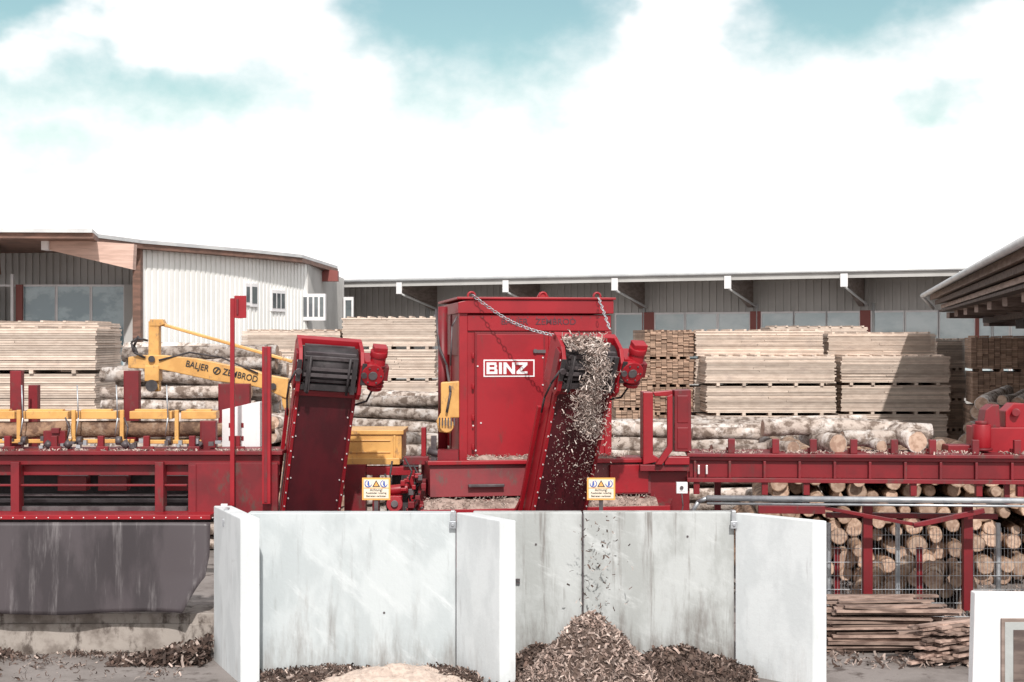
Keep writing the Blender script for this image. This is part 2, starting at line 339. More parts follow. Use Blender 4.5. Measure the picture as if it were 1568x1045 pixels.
text('BALJER',W(302,561,d-.035)+Vector((0,-.004,0)),.135,ink,P,'lettering_1',dirx,upv,.001,.86)
text('ZEMBROD',W(368,575.5,d-.035)+Vector((0,-.004,0)),.135,ink,P,'lettering_2',dirx,upv,.001,.86)
b=B(); b.torus(W(332,568,d-.036),(0,1,0),.05,.01,m=0,n=16); b.bar(W(329,571,d-.04),W(335,564,d-.04),.01,.02); b.fin('emblem',[ink],P)
# ------------------------------------------------------------ hopper machine
P=E('wood_chipper_hopper',(0,20,0))
Mh=Matrix.Translation((-.744,20,0))@Matrix.Rotation(math.radians(8.7),4,'Z')
hx=lambda px:(px-703)/108.6
hz=lambda py:H-(py-CY)/108.9
def hb(b,a,t,c,e,y,th,m=0): b.box(hx(a),hx(c),y,y+th,hz(e),hz(t),m)
b=B(Mh)
hb(b,715,482,938,706,.02,2.3,0)
hb(b,703,478,716,706,-.01,.12,1)
hb(b,716,482,940,507,-.012,.03,1)
b.prism([(hx(701),-.06,hz(480)),(hx(943),-.06,hz(480)),(hx(943),-.06,hz(459)),(hx(720),-.06,hz(459)),(hx(701),-.06,hz(463))],(0,2.6,0),1)
b.box(hx(699),hx(946),-.09,2.6,hz(459)+.002,hz(455),1)
b.box(-.01,.10,2.1,2.33,hz(700),hz(480),1)
b.box(.0,.03,.12,2.1,hz(545),hz(480),2); b.box(-.02,.0,.95,1.05,hz(700),hz(480),2)
b.box(-.04,.06,.1,2.2,hz(600),hz(590),1)
hb(b,930,507.5,941,706,-.012,.12,1)
hb(b,842,508,846,704,-.004,.02,1)
b.fin('hopper_body',[red,red,red_d],P,.008)
b=B(Mh)
hb(b,727,509,836,704,-.03,.045,0)
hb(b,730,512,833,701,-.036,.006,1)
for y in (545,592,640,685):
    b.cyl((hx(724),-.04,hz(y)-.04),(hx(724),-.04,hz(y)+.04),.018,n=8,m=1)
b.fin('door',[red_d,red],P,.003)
b=B(Mh)
for x,y in ((724,548),(731,561),(724,652),(832,548),(832,590),(832,660),(736,648),(728,690)): b.cyl((hx(x),-.05,hz(y)),(hx(x),-.03,hz(y)),.012,n=8,m=0)
for x in range(725,935,14): b.cyl((hx(x),-.02,hz(486)),(hx(x),-.01,hz(486)),.008,n=6,m=1)
hb(b,817,536,836,541,-.07,.03,1); b.cyl((hx(820),-.08,hz(538)),(hx(820),-.03,hz(538)),.03,n=10,m=1)
for x in (722,833,918):
    b.torus((hx(x),-.0,hz(453)),(0,1,0),.05,.018,m=2,n=12)
b.prism([(hx(823),.0,hz(456)),(hx(843),.0,hz(456)),(hx(838),.0,hz(447)),(hx(828),.0,hz(447))],(0,.04,0),2)
b.fin('fasteners',[bolt,dstl,red],P)
b=B(Mh)
hb(b,740,551,819,577.5,-.046,.01,0); b.fin('nameplate',[white],P)
b=B(Mh)
hb(b,742,553,817,575.5,-.0485,.003,0); b.fin('nameplate_field',[red],P)
b=B(Mh); z0,z1=hz(573.2),hz(555.3); h=z1-z0; t=.042; y0,y1=-.053,-.0487; w=.155; x=hx(744.5); k=(z0+z1)/2
def lb(a,c,e,f): b.box(a,c,y0,y1,e,f,0)
lb(x,x+t,z0,z1); lb(x+t,x+w-.015,z1-.036,z1); lb(x+t,x+w-.012,k-.016,k+.016); lb(x+t,x+w,z0,z0+.036); lb(x+w-t,x+w-.006,k+.016,z1-.036); lb(x+w-t,x+w,z0+.036,k-.016)
x+=w+.022; lb(x,x+t,z0,z1); x+=t+.022
lb(x,x+t,z0,z1); lb(x+w-t+.01,x+w+.01,z0,z1); b.prism([(x+t,y0,z1),(x+t,y0,z1-.06),(x+w-t+.01,y0,z0),(x+w-t+.01,y0,z0+.06)],(0,y1-y0,0)); x+=w+.032
lb(x,x+w,z1-.036,z1); lb(x,x+w,z0,z0+.036); b.prism([(x+w-.06,y0,z1-.036),(x+w,y0,z1-.036),(x+.06,y0,z0+.036),(x,y0,z0+.036)],(0,y1-y0,0))
b.fin('nameplate_lettering',[white],P)
xd=(Mh.to_3x3()@Vector((1,0,0)))
text('BALJER   ZEMBROD',Mh@Vector((hx(826),-.016,hz(493))),.12,greyt,P,'header_lettering',xd,Vector((0,0,1)),.001,1.05)
b=B(); p0=Mh@Vector((hx(722),-.09,hz(452))); p1=W(849,514,19.2); K=26
for i in range(K):
    f=(i+.5)/K; p=p0.lerp(p1,f)-Vector((0,0,.10*math.sin(f*math.pi))); dr=(p1-p0).normalized(); ax=dr.orthogonal().normalized()
    ax=Matrix.Rotation(math.pi/2*(i%2),3,dr)@ax
    b.torus(p,ax,.022,.0075,(dr,1.6),0,8,4)
p0=Mh@Vector((hx(918),-.09,hz(455))); p1=W(934,505,19.2)
for i in range(11):
    f=(i+.5)/11; p=p0.lerp(p1,f); dr=(p1-p0).normalized(); ax=Matrix.Rotation(math.pi/2*(i%2),3,dr)@dr.orthogonal().normalized(); b.torus(p,ax,.022,.0085,(dr,1.6),0,8,4)
b.fin('lifting_chain',[stl],P)
b=B(Mh)
x0,x1=hx(655),hx(995)
b.prism([(x0,-.35,hz(757)),(x0,-.28,hz(709)),(x0,.9,hz(709)),(x0,.9,hz(757))],(x1-x0,0,0),0)
b.box(x0-.03,x1+.03,-.36,-.24,hz(709)+.002,hz(703),1)
b.prism([(hx(640),-.62,hz(784)),(hx(640),-.62,hz(778)),(hx(655),-.34,hz(762)),(hx(655),.9,hz(762)),(hx(640),.9,hz(784))],(3.45,0,0),0)
b.box(hx(640)-.02,hx(640)+3.5,-.64,-.622,hz(790),hz(772),1)
b.box(x0+.02,x1-.02,-.3,1.9,1.0,hz(786),3)
b.box(hx(712),hx(712)+.5,-.44,-.36,hz(742),hz(738),2)
b.box(hx(930),hx(990),-.36,-.30,hz(755),hz(712),1)
b.fin('base_trough',[red_m,red,dstl,red_d],P,.006)
b=B()
def sawstrip(xa,xb,ya,yb,za,zb,nx=60,ny=8):
    vs=[];fs=[]
    for j in range(ny+1):
        for i in range(nx+1):
            f=j/ny;x=xa+(xb-xa)*i/nx; z=za+(zb-za)*f+.05*noise.noise(Vector((x*6,f*2,za)))+.03*math.sin(f*math.pi)
            vs.append(Mh@Vector((x,ya+(yb-ya)*f,z)))
    for j in range(ny):
        for i in range(nx): fs.append((j*(nx+1)+i,j*(nx+1)+i+1,(j+1)*(nx+1)+i+1,(j+1)*(nx+1)+i))
    b.add(vs,fs,0,True)
    for k in range(int((xb-xa)*350)):
        f=R();x=U(xa,xb);b.chip(Mh@Vector((x,ya+(yb-ya)*f,za+(zb-za)*f+U(.01,.05))),U(.02,.06),U(.006,.012),1)
sawstrip(hx(645),hx(1000),-.62,-.33,hz(778),hz(761))
sawstrip(hx(715),hx(960),-.24,.0,hz(706),hz(701))
b.fin('sawdust_cover',[shavp,shav],P)
b=B()
b.pp([(675,586),(703,584),(703,640),(690,640),(690,664),(672,662),(668,645),(675,632)],19.95,.3,0)
b.cyl(W(684,652,19.9),W(684,652,20.3),.1,n=16,m=0)
b.fin('yellow_actuator',[yel],P,.012)
b=B()
b.cyl(W(678,470,20.4),W(678,700,20.4),.07,n=14,m=0); b.cyl(W(690,700,20.1),W(655,690,20.1),.05,n=10,m=1)
b.tube([W(668,474,20.6),W(672,530,20.3),W(684,560,20.2),W(690,600,19.9),W(684,632,19.9)],.018,7,1)
b.tube([W(700,485,19.95),W(692,500,19.9),W(690,560,19.95)],.012,6,1)
b.pb(670,690,702,712,19.9,.3,0); b.pb(660,668,668,712,20.1,.1,1)
for i in range(6): b.pb(672+i*4.5,640,674+i*4.5,652,19.85,.02,1)
b.fin('pipework',[red_m,dstl],P)
# ------------------------------------------------------------ inclined conveyors
def conveyor(nm,BL,TL,wd,phi):
    BL=Vector(BL);TL=Vector(TL);a=(TL-BL);L=a.length;a.normalize()
    w=Vector((math.cos(phi),math.sin(phi),0)); w=(w-a*w.dot(a)).normalized(); q=a.cross(w)
    if q.y<0:q=-q
    M=Matrix((w,a,q)).transposed().to_4x4(); M.translation=BL
    P=E(nm,BL)
    b=B(M)
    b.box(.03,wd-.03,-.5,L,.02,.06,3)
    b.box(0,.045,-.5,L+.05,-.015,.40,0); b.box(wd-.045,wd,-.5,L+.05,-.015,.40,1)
    b.box(.045,wd-.045,-.5,L,.30,.34,1)
    b.prism([(-.012,-.5,.06),(-.012,L,.06),(-.012,L,.12),(-.012,-.5,.12)],(.01,0,0),0)
    for x in (-.03,wd-.02):
        b.prism([(x,L-.10,-.10),(x,L+.0,-.17),(x,L+.42,-.17),(x,L+.56,-.02),(x,L+.60,.25),(x,L+.50,.42),(x,L-.1,.42)],(.05,0,0),0)
    b.box(-.03,wd+.03,L+.50,L+.60,.22,.34,0); b.box(.02,wd-.02,L-.1,L-.02,-.06,.02,1)
    b.box(-.06,-.032,L-.02,L+.5,-.08,.1,2)
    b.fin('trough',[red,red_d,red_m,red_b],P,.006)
    b=B(M)
    b.cyl((.04,L+.30,.10),(wd-.04,L+.30,.10),.23,n=24,m=0)
    for i in range(7):
        t=i*math.pi*2/7+.3; c=(L+.30+.235*math.cos(t),.10+.235*math.sin(t)); b.box(.07,wd-.07,c[0]-.018,c[0]+.018,c[1]-.02,c[1]+.02,1)
    b.box(.03,wd-.03,L+.02,L+.09,-.14,-.05,0); b.box(.05,wd-.05,L+.22,L+.26,-.17,-.14,1); b.box(.05,wd-.05,L+.44,L+.48,-.12,-.08,1)
    for x in (.08,wd-.12): b.box(x,x+.06,L,L+.5,-.175,-.15,0)
    for x in (-.05,wd): b.box(x,x+.06,L+.15,L+.45,-.19,-.172,0); b.cyl((x+.03,L+.3,-.23),(x+.03,L+.3,-.19),.04,n=10,m=1)
    for x in (.12,wd-.16): b.cyl((x,L-.02,-.16),(x,L+.5,-.16),.018,n=8,m=0)
    b.tube([(-.06,L+.3,-.2),(-.12,L+.1,-.15),(-.10,L-.2,.05),(-.05,L-.5,.2)],.014,6,0)
    b.tube([(wd+.2,L+.1,-.1),(wd+.15,L-.15,.0),(wd+.03,L-.3,.2),(wd+.02,L-.9,.3)],.014,6,0)
    b.fin('head_drum',[blk,dstl],P)
    b=B(M)
    b.box(wd+.04,wd+.26,L+.12,L+.46,-.12,.22,0); b.cyl((wd+.15,L+.30,-.2),(wd+.15,L+.30,.22),.15,n=20,m=0)
    b.cyl((wd+.22,L+.52,-.05),(wd+.22,L+.05,-.05),.10,n=20,m=0)
    for i in range(7): b.cyl((wd+.22,L+.1+i*.05,-.05),(wd+.22,L+.115+i*.05,-.05),.12,n=20,m=1)
    b.cyl((wd+.22,L+.60,-.05),(wd+.22,L+.52,-.05),.115,n=20,m=0)
    b.box(wd+.14,wd+.32,L+.58,L+.66,-.12,.05,0); b.box(wd+.28,wd+.37,L+.2,L+.4,-.12,.02,1)
    b.cyl((wd+.15,L+.30,-.22),(wd+.15,L+.30,-.2),.06,n=14,m=2)
    for i in range(6):
        t=i*math.pi/3; b.cyl((wd+.15+.11*math.cos(t),L+.30+.11*math.sin(t),-.215),(wd+.15+.11*math.cos(t),L+.30+.11*math.sin(t),-.2),.015,n=6,m=2)
    b.fin('gear_motor',[red,red_m,dstl],P,.01)
    b=B(M)
    for x in (.024,wd-.024,.07,wd-.07):
        k=9 if x<.05 or x>wd-.05 else 6
        for i in range(k+1):
            t=-.1+(L)*i/k; b.cyl((x,t,-.027 if x<.05 or x>wd-.05 else .008),(x,t,-.014 if x<.05 or x>wd-.05 else .021),.010,n=7)
    for x in (-.045,wd+.035):
        for t in (.0,.2,.4): b.cyl((x,L+t,-.1),(x+.01,L+t,-.1),.014,n=7)
    b.fin('bolts',[bolt],P)
    b=B(M)
    b.box(-.07,-.02,-.2,L*.75,.30,.36,0); b.bar((-.05,0,.33),(-.10,-.5,.5),.05,.05,0)
    b.fin('side_rail',[red],P,.004)
    return M,L
conveyor('inclined_scraper_conveyor',W(431,785,19.3),W(454,592,18.7),.80,math.radians(14))
M2,L2=conveyor('inclined_scraper_conveyor',W(814,785,19.05),W(851,590,18.3),.78,math.radians(16))
b=B()
def cm(): 
    r=R(); return 2 if r<.45 else 0 if r<.75 else 3 if r<.93 else 1
for i in range(3200):
    f=R()**1.3; x=.33+.17*f+.05*math.sin(f*7)+random.gauss(0,.07+.05*f); t=L2+.66-f*1.25; q=-.20-random.expovariate(14)+.05*(f<.1)
    l=U(.02,.08); b.chip(M2@Vector((x,t,q)),l,l*U(.08,.2),cm())
for i in range(260):
    f=R(); x=.45+random.gauss(0,.2); t=L2+.5-f*1.7; l=U(.015,.05); b.chip(M2@Vector((x,t,-.25-R()*.3)),l,l*U(.15,.3),cm())
for i in range(600):
    x=U(.08,.70);t=L2*(.1+.9*R()**.7); l=U(.012,.03); b.chip(M2@Vector((x,t,-.05-R()*.1)),l,l*.4,cm())
for i in range(500):
    b.chip(M2@Vector((U(.02,.55),L2+.58+abs(random.gauss(0,.05)),U(-.2,.15))),U(.04,.12),U(.01,.022),cm())
for i in range(120):
    f=R(); x=XX(908+random.gauss(8,20),17.5); z=ZZ(790+f*140,17.5); l=U(.012,.07); b.chip((x,17.45+U(-.15,.15),z),l,l*U(.15,.35),1 if R()<.8 else 0)
b.fin('falling_wood_shavings',[shavw,barkc,shav,shavp])
# ------------------------------------------------------------ warning signs
for px in (576,920.5):
    d=18.25; P=E('warning_sign',W(px,748,d))
    b=B(); b.pb(px-21.5,732,px+21.5,766,d,.02,0); b.pb(px-19,734.5,px+19,763.5,d-.003,.004,1); b.pb(px-19,747,px+19,748.2,d-.006,.003,0)
    b.pb(px-3,766,px+3,900,d+.02,.04,4)
    for dx in (-12,12): b.cyl(W(px+dx,741,d-.006),W(px+dx,741,d-.002),.048,n=18,m=2); b.cyl(W(px+dx,741,d-.009),W(px+dx,741,d-.005),.036,n=18,m=1); b.pp([(px+dx-2,745),(px+dx+2,745),(px+dx+1,737),(px+dx-1,737)],d-.012,.003,2)
    b.pp([(px-6,746),(px+6,746),(px,735.5)],d-.006,.003,3); b.pp([(px-3.6,744.8),(px+3.6,744.8),(px,738)],d-.009,.003,0)
    b.fin('board',[oran,cream,blue,ink,dstl],P)
    text('Achtung!',W(px,750.6,d-.005),.045,ink,P,'text_1'); text('Fussboden rutschig',W(px,755.2,d-.005),.034,ink,P,'text_2'); text('Betreten verboten',W(px,760,d-.005),.034,ink,P,'text_3')
# ------------------------------------------------------------ middle clutter
P=E('hydraulic_power_unit',W(590,720,20.5))
b=B()
b.pb(530,664,615,704,20.6,.9,0); b.pb(528,659,618,666,20.57,.95,0); b.pb(524,702,612,712,20.5,.8,0)
b.pb(534,674,598,676,20.58,.02,0); b.pb(602,667,606,702,20.585,.02,0); b.pb(534,692,598,694,20.58,.02,0)
b.fin('yellow_tank',[yel],P,.012)
b=B()
for a,t,c,e,d,m in ((527,712,560,800,20.4,0),(560,715,640,728,20.5,1),(618,700,656,712,20.4,0),(570,728,580,800,20.45,0),(596,760,615,800,19.6,1),(625,728,634,800,20.2,1),(640,735,652,800,19.9,0),(645,655,652,735,20.7,1),(600,708,640,800,21,2),(520,790,660,830,19.5,0)):
    b.pb(a,t,c,e,d,.2,m)
b.cyl(W(604,772,19.4),W(604,772,19.8),.11,n=18,m=1); b.cyl(W(604,772,19.36),W(604,772,19.4),.05,n=12,m=3)
b.cyl(W(585,752,19.8),W(625,748,19.8),.07,n=14,m=1)
for i in range(10):
    x=U(585,650);y=U(700,750); b.tube([W(x,y,20),W(x+U(-12,12),y+20,19.9),W(x+U(-15,15),y+42,19.95)],.016,6,2)
for i in range(22): b.pb(*(lambda x,y:(x,y,x+U(3,10),y+U(3,10)))(U(612,655),U(725,780)),U(19.6,20.1),.08,random.choice((1,3,0)))
b.fin('frame_and_pumps',[red_m,red,blk,dstl],P,.006)
# ------------------------------------------------------------ right conveyor
P=E('log_outfeed_conveyor',(7,19.5,0))
Mr=Matrix.Translation((XX(1056,20),20,0))@Matrix.Rotation(math.radians(-4.2),4,'Z')
rx=lambda px:(px-1056)/107.5
rz=lambda py:H-(py-CY)/108.9
b=B(Mr)
def rb(a,t,c,e,y,th,m=0): b.box(rx(a),rx(c),y,y+th,rz(e),rz(t),m)
rb(1052,694,1800,699,-.10,.9,0); rb(1052,699.5,1800,705,-.04,.1,1); rb(1056,705.5,1800,731,.02,.06,1); rb(1052,731.5,1800,738,-.06,.2,0)
for x in list(range(1062,1700,52)): rb(x,705.6,x+4,731.4,-.04,.06,0)
for x in (1062,1164,1226,1384,1480,1540): rb(x,738.1,x+9,757,-.02,.12,1)
for i,x in enumerate((1118,1184,1240,1300,1360,1416,1479,1540,1600)): rb(x-4,672,x+6,693.8,.0,.09,0); rb(x-6,686,x+2,693.9,.09,.1,1)
rb(1160,775,1260,787,.1,.1,0); rb(1100,742,1110,800,.9,.1,1)
rb(1324,770,1338,940,.5,.14,1); rb(1475,770,1489,940,.5,.14,1); rb(1600,770,1614,940,.5,.14,1)
rb(1270,792,1530,800,.64,.1,0); rb(1525,730,1533,770,.12,.06,0)
b.bar((rx(1395),.3,rz(806)),(rx(1500),.3,rz(782)),.06,.07,0); b.bar((rx(1230),.4,rz(775)),(rx(1400),.4,rz(806)),.05,.05,1)
for x in (1068,1080): rb(x,712,x+3,726,-.045,.01,2)
b.fin('frame',[red_m,red_d,bolt],P,.006)
b=B(Mr)
b.cyl((rx(1080),-.25,rz(760)),(rx(1800),-.25,rz(760)),.042,n=12); b.cyl((rx(1080),-.25,rz(768)),(rx(1800),-.25,rz(768)),.018,n=8)
b.tube([Vector((rx(1080),-.25,rz(760))),Vector((rx(1068),-.2,rz(766))),Vector((rx(1055),-.1,rz(790)))],.03,8)
b.fin('steel_handrail',[stl],P)
b=B()
b.pp([(985,601),(1000,601),(1000,697),(1015,706),(985,712)],19.9,.5,0)
b.pp([(1000,601),(1030,598),(1030,607),(1003,607)],20.2,.2,0)
b.pp([(1022,608),(1030,604),(1030,690),(1014,712),(1004,712),(1022,684)],19.8,.1,0)
b.pp([(1033,598),(1058,597),(1059,692),(1033,692)],20.05,.4,1)
b.pb(1037,606,1054,648,20.04,.02,2); b.pb(1037,655,1054,688,20.04,.02,2)
b.pb(980,712,1056,722,19.9,.7,1); b.pb(990,722,1056,784,20.1,.1,2); b.pb(1018,700,1056,712,19.85,.2,0); b.pb(940,715,990,780,20.3,.1,2)
b.pb(944,700,990,713,20.1,.3,1)
b.fin('end_stop',[red,red_m,red_d],P,.008)
b=B(); b.pb(1036,739,1053,756,19.4,.08,0); b.pb(1039,742,1050,753,19.395,.01,0); b.cyl(W(1044,747,19.37),W(1044,747,19.4),.025,n=10,m=1); b.tube([W(1044,756,19.42),W(1046,775,19.42),W(1040,800,19.42)],.01,6,1)
b.fin('switch_box',[white,dstl],P,.004)
b=B()
b.log(W(1168,656,20.75),W(1425,662,20.95),.125,taper=.95); b.log(W(1283,680,20.15),W(1235,668,21.2),.145); b.log(W(1405,677,20.1),W(1350,664,21.3),.155)
b.log(W(1215,687,20.2),W(1170,678,21.0),.11); b.log(W(1290,672,20.5),W(1420,668,20.7),.12); b.log(W(1350,684,20.2),W(1310,676,21),.09); b.log(W(1090,690,20.6),W(1180,684,20.8),.09); b.log(W(1060,664,21.5),W(1170,666,21.5),.1)
b.log(W(1440,684,20.5),W(1400,678,21.2),.10)
b.fin('logs',[bark,lend],P)
b=B()
for i in range(1200):
    p=Mr@Vector((U(0,5.2),U(-.08,.6),rz(694))); 
    if noise.noise(Vector((p.x*2,1,0)))<-.05: continue
    l=U(.015,.06); b.chip((p.x,p.y,p.z+U(.004,.02)),l,l*.3,0)
b.fin('scattered_shavings',[shav],P)
b=B()
b.pb(1500,655,1640,697,20.2,.6,0); b.pp([(1505,655),(1510,628),(1520,620),(1530,620),(1532,655)],20.2,.3,1); b.pp([(1540,655),(1540,630),(1552,618),(1568,618),(1600,640),(1640,655)],20.3,.3,0)
b.cyl(W(1503,686,20.1),W(1503,650,20.1),.13,n=22,m=0); b.cyl(W(1503,650,20.1),W(1503,645,20.1),.09,n=18,m=1); b.cyl(W(1503,690,20.1),W(1503,686,20.1),.15,n=22,m=1)
b.cyl(W(1556,632,20.28),W(1556,632,20.2),.06,n=12,m=1); b.pb(1452,682,1500,697,20.2,.3,1)
b.fin('drive_unit',[red,red_m],P,.01)
# ------------------------------------------------------------ log piles
def logpile(name,c,ang,Ln,rows,ncol,r,m=bark,jit=.25,z0=0,shrink=1,rv=(.7,1.2)):
    b=B(); c=Vector(c); ax=Vector((math.cos(ang),math.sin(ang),0)); pr=Vector((-ax.y,ax.x,0))
    for j in range(rows):
        nn=ncol-int(j*shrink)
        for i in range(nn):
            rr=r*U(*rv); off=(i-(nn-1)/2)*2.05*r+U(-.25,.25)*r
            z=z0+r+j*r*1.72+U(-.15,.15)*r
            p=c+pr*off+ax*U(-jit,jit); l=Ln*U(.9,1.06); dzz=U(-.1,.1); yaw=pr*U(-.16,.16)
            p0=p-ax*l/2+Vector((0,0,z-dzz)); p1=p+ax*l/2+Vector((0,0,z+dzz))+yaw
            if R()<.5:p0,p1=p1,p0
            b.log(p0,p1,rr,n=12)
    return b.fin(name,[m,lend])
logpile('log_pile',(XX(1390,26),26.2,0),math.radians(84),4.0,8,19,.16,barkd,.3,shrink=.6,rv=(.6,1.25))  # darker bark puts the shade under the conveyor into the colour
logpile('log_pile',(XX(1420,22.3),22.9,0),math.radians(70),1.6,2,6,.15,barkd,.3,shrink=1)
logpile('log_pile',(XX(640,29.5),30.5,0),math.radians(-16),5.2,11,9,.16,bark,.35,shrink=.55)
logpile('log_pile',(XX(575,27),28,0),math.radians(60),2.4,9,4,.15,bark,.25,shrink=.3)
logpile('log_pile',(XX(1045,29),30.6,0),math.radians(-5),5.0,9,8,.155,bark,.35,shrink=.5)
logpile('log_pile',(XX(1200,33),34,0),math.radians(-3),5.0,8,5,.165,bark,.35,shrink=.5)
logpile('log_pile',(XX(258,27),29.8,0),math.radians(-7),3.3,15,11,.155,bark,.25,shrink=.5)
logpile('log_pile',(XX(455,27),27.5,0),math.radians(78),3.0,10,5,.16,bark,.15,shrink=.3)
logpile('log_pile',(XX(1570,31),31.5,0),math.radians(62),4.0,11,9,.16,bark,.3,shrink=.6)
# ------------------------------------------------------------ timber stacks
def stack(name,pxa,pxb,pyt,d,dep=2.0,ph=.86,ang=0,layers=17,endon=False,mt=None):
    zt=ZZ(pyt,d); xa=XX(pxa,d);xb=XX(pxb,d);wd=xb-xa
    M=Matrix.Translation((xa,d,0))@Matrix.Rotation(ang,4,'Z'); b=B(M)
    np_=max(1,round(zt/(ph+.09))); ph=zt/np_-.09
    for k in range(np_):
        z=zt-(k+1)*(ph+.09)+.09; jx=U(-.06,.06);jy=U(-.05,.05)
        lh=ph/layers
        for i in range(layers):
            zz=z+i*lh
            if endon:
                nb=max(3,int(wd/.17)); bw=wd/nb
                for c in range(nb): b.box(c*bw+.006+jx,(c+1)*bw-.006+jx,jy+U(-.03,.05),dep,zz+.003,zz+lh*.9,0)
            else:
                cut=wd*U(.35,.65) if R()<.4 else None
                e=U(-.03,.04); f=U(-.03,.04); yy=jy+U(-.012,.02)
                if cut: b.box(jx+e,cut-.006,yy,dep,zz+.002,zz+lh*.88,0); b.box(cut+.006,wd+jx-f,yy+U(-.012,.012),dep,zz+.002,zz+lh*.88,0)
                else: b.box(jx+e,wd+jx-f,yy,dep,zz+.002,zz+lh*.88,0)
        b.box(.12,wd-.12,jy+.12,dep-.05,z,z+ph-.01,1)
        for c in range(5): x=wd*(c+.5)/5; b.box(x-.05,x+.05,jy+.01,dep,z-.088,z-.002,0)
    for c in range(9): x=wd*(c+.5)/9; b.box(x-.04,x+.04,.0,dep,zt+.0,zt+.04+U(0,.02),0)
    b.fin(name,[mt or lumber,lumberi])
stack('timber_stack',-180,146,503,35,2.2,.95)
stack('timber_stack',-160,150,494,38,2.2,.95)
stack('timber_stack',372,523,507,44)
stack('timber_stack',525,668,487,44,ph=.95)
stack('timber_stack',985,1063,508,45.5,endon=True,mt=lumberb,ang=math.radians(6))
stack('timber_stack',940,1000,578,43.5,endon=True,mt=lumberb)
stack('timber_stack',1065,1261,507,45.5)
stack('timber_stack',1080,1279,546,44)
stack('timber_stack',1267,1432,511,46.5)
stack('timber_stack',1287,1453,546,45)
stack('timber_stack',1432,1480,521,49)
stack('timber_stack',1486,1640,517,44,endon=True,mt=lumberb,ang=math.radians(-12))
stack('timber_stack',1180,1330,501,52)
stack('timber_stack',160,350,508,50)
# ------------------------------------------------------------ long warehouse
P=E('warehouse',(5,62,0))
p0=Vector((XX(500,69),69,0)); p1=Vector((XX(1480,56.4),56.4,0)); u=(p1-p0).normalized(); nn=Vector((-u.y,u.x,0))
Mw=Matrix((u,nn,Vector((0,0,1)))).transposed().to_4x4(); Mw.translation=p0
def sl(px,off):
    o=p0+nn*off; k=(px-CX)/F; return (k*o.y-o.x)/(u.x-k*u.y)
ZE=7.0; SET=3.6; LW=44
b=B(Mw)
b.box(-6,LW,0,14,ZE,ZE+.10,0); b.cyl((-2,-.05,ZE+.03),(LW,-.05,ZE+.03),.08,n=10,m=0)
b.fin('roof',[roofm],P)
b=B(Mw); b.box(-6,LW,.02,SET,ZE-.10,ZE-.005,0); b.box(-6,LW,.0,.05,ZE-.26,ZE-.004,1)
b.fin('soffit',[wallg,wallg],P)
b=B(Mw)
x=-6
while x<LW:
    b.box(x,x+.20,SET-.0,SET+.3,0,ZE-.1,0); b.box(x+.2,x+.34,SET-.05,SET+.3,0,ZE-.1,0); x+=.34
b.fin('ribbed_wall',[wallg],P)
b=B(Mw)
for px in (612,775,942,1115,1293,1475):
    s=sl(px,0)
    b.prism([(s-.12,-.0,ZE-.1),(s-.12,-.0,ZE-.40),(s-.12,SET-.06,ZE-1.35),(s-.12,SET-.06,ZE-.1)],(.24,0,0),0)
    b.box(s-.15,s+.15,-.07,-.05,ZE-.62,ZE-.08,1); b.cyl((s-.02,.05,ZE-.6),(s+.3,SET-.3,ZE-1.3),.05,n=7,m=2)
    b.cyl((sl(px+45,SET),SET-.1,0),(sl(px+45,SET),SET-.1,ZE-1.2),.06,n=8,m=2)
b.fin('brackets',[beamg,white,roofm],P)
b=B(Mw)
zt,zb=H+.0195*63,H-1.6
for a,c in ((668,740),(945,985),(1005,1048),(1052,1098),(1102,1148),(1168,1215),(1218,1265),(1268,1316),(1336,1384),(1388,1436),(1440,1492),(1500,1545),(1550,1600)):
    sa,sc=sl(a,SET),sl(c,SET); b.box(sa,sc,SET-.09,SET-.06,zb,zt,0); b.box(sa-.08,sa,SET-.12,SET-.05,zb,zt+.08,1); b.box(sc,sc+.08,SET-.12,SET-.05,zb,zt+.08,1); b.box(sa,sc,SET-.12,SET-.05,zt,zt+.08,1)
for a,c in ((985,1003),(1150,1166),(1318,1334),(1494,1500)):
    b.box(sl(a,SET),sl(c,SET),SET-.15,SET-.125,zb,zt+.1,2)
b.fin('window_band',[glass,white,fwin],P)
# ------------------------------------------------------------ left building
P=E('office_building',(-12,48,0)); ZR=7.2
poly=[(215,45.0),(300,47.2),(380,49.7),(470,53.5),(526,67)]
pl=[Vector((XX(a,c),c,0)) for a,c in poly]
b=B()
def ribs(A,Bp,mi):
    dv=Bp-A;L=dv.length;dv.normalize();nv=Vector((dv.y,-dv.x,0)); k=int(L/.24)
    for i in range(k):
        s0=A+dv*(L*i/k);s1=A+dv*(L*(i+.6)/k);s2=A+dv*(L*(i+1)/k)
        o1=nv*.04
        pts=[s0,s0+o1,s1+o1,s1,s2]
        for p,q in zip(pts,pts[1:]): b.add([p,q,q+Vector((0,0,ZR-.12)),p+Vector((0,0,ZR-.12))],[(0,1,2,3)],mi)
for i in range(4): ribs(pl[i],pl[i+1],0 if i<3 else 1)
b.fin('curved_ribbed_wall',[wallw,wallg],P)
b=B()
A=Vector((XX(-260,48),48,0)); Bp=Vector((XX(213,46),46,0)); ribs(A,Bp,0); b.fin('shaded_wall',[wallg],P)
b=B()
rp=[(-300,39.5),(141,40),(150,42),(217,44.4),(302,46.6),(384,49.0),(462,52),(517,60)]
up=[Vector((XX(a,c),c,ZR)) for a,c in rp]+[Vector((XX(505,80),80,ZR)),Vector((-30,80,ZR))]
b.prism([v+Vector((0,0,.0)) for v in up],(0,0,.11),0)
b.prism([v*1 -Vector((0,-.12,.16)) for v in up],(0,0,.158),1)
b.fin('roof',[roofm,brown],P)
b=B()
b.pp([(66,362),(78,366),(205,374),(203,413),(66,381)],41.2,.35,0)
b.pb(63,361,74,383,41.1,.5,1)
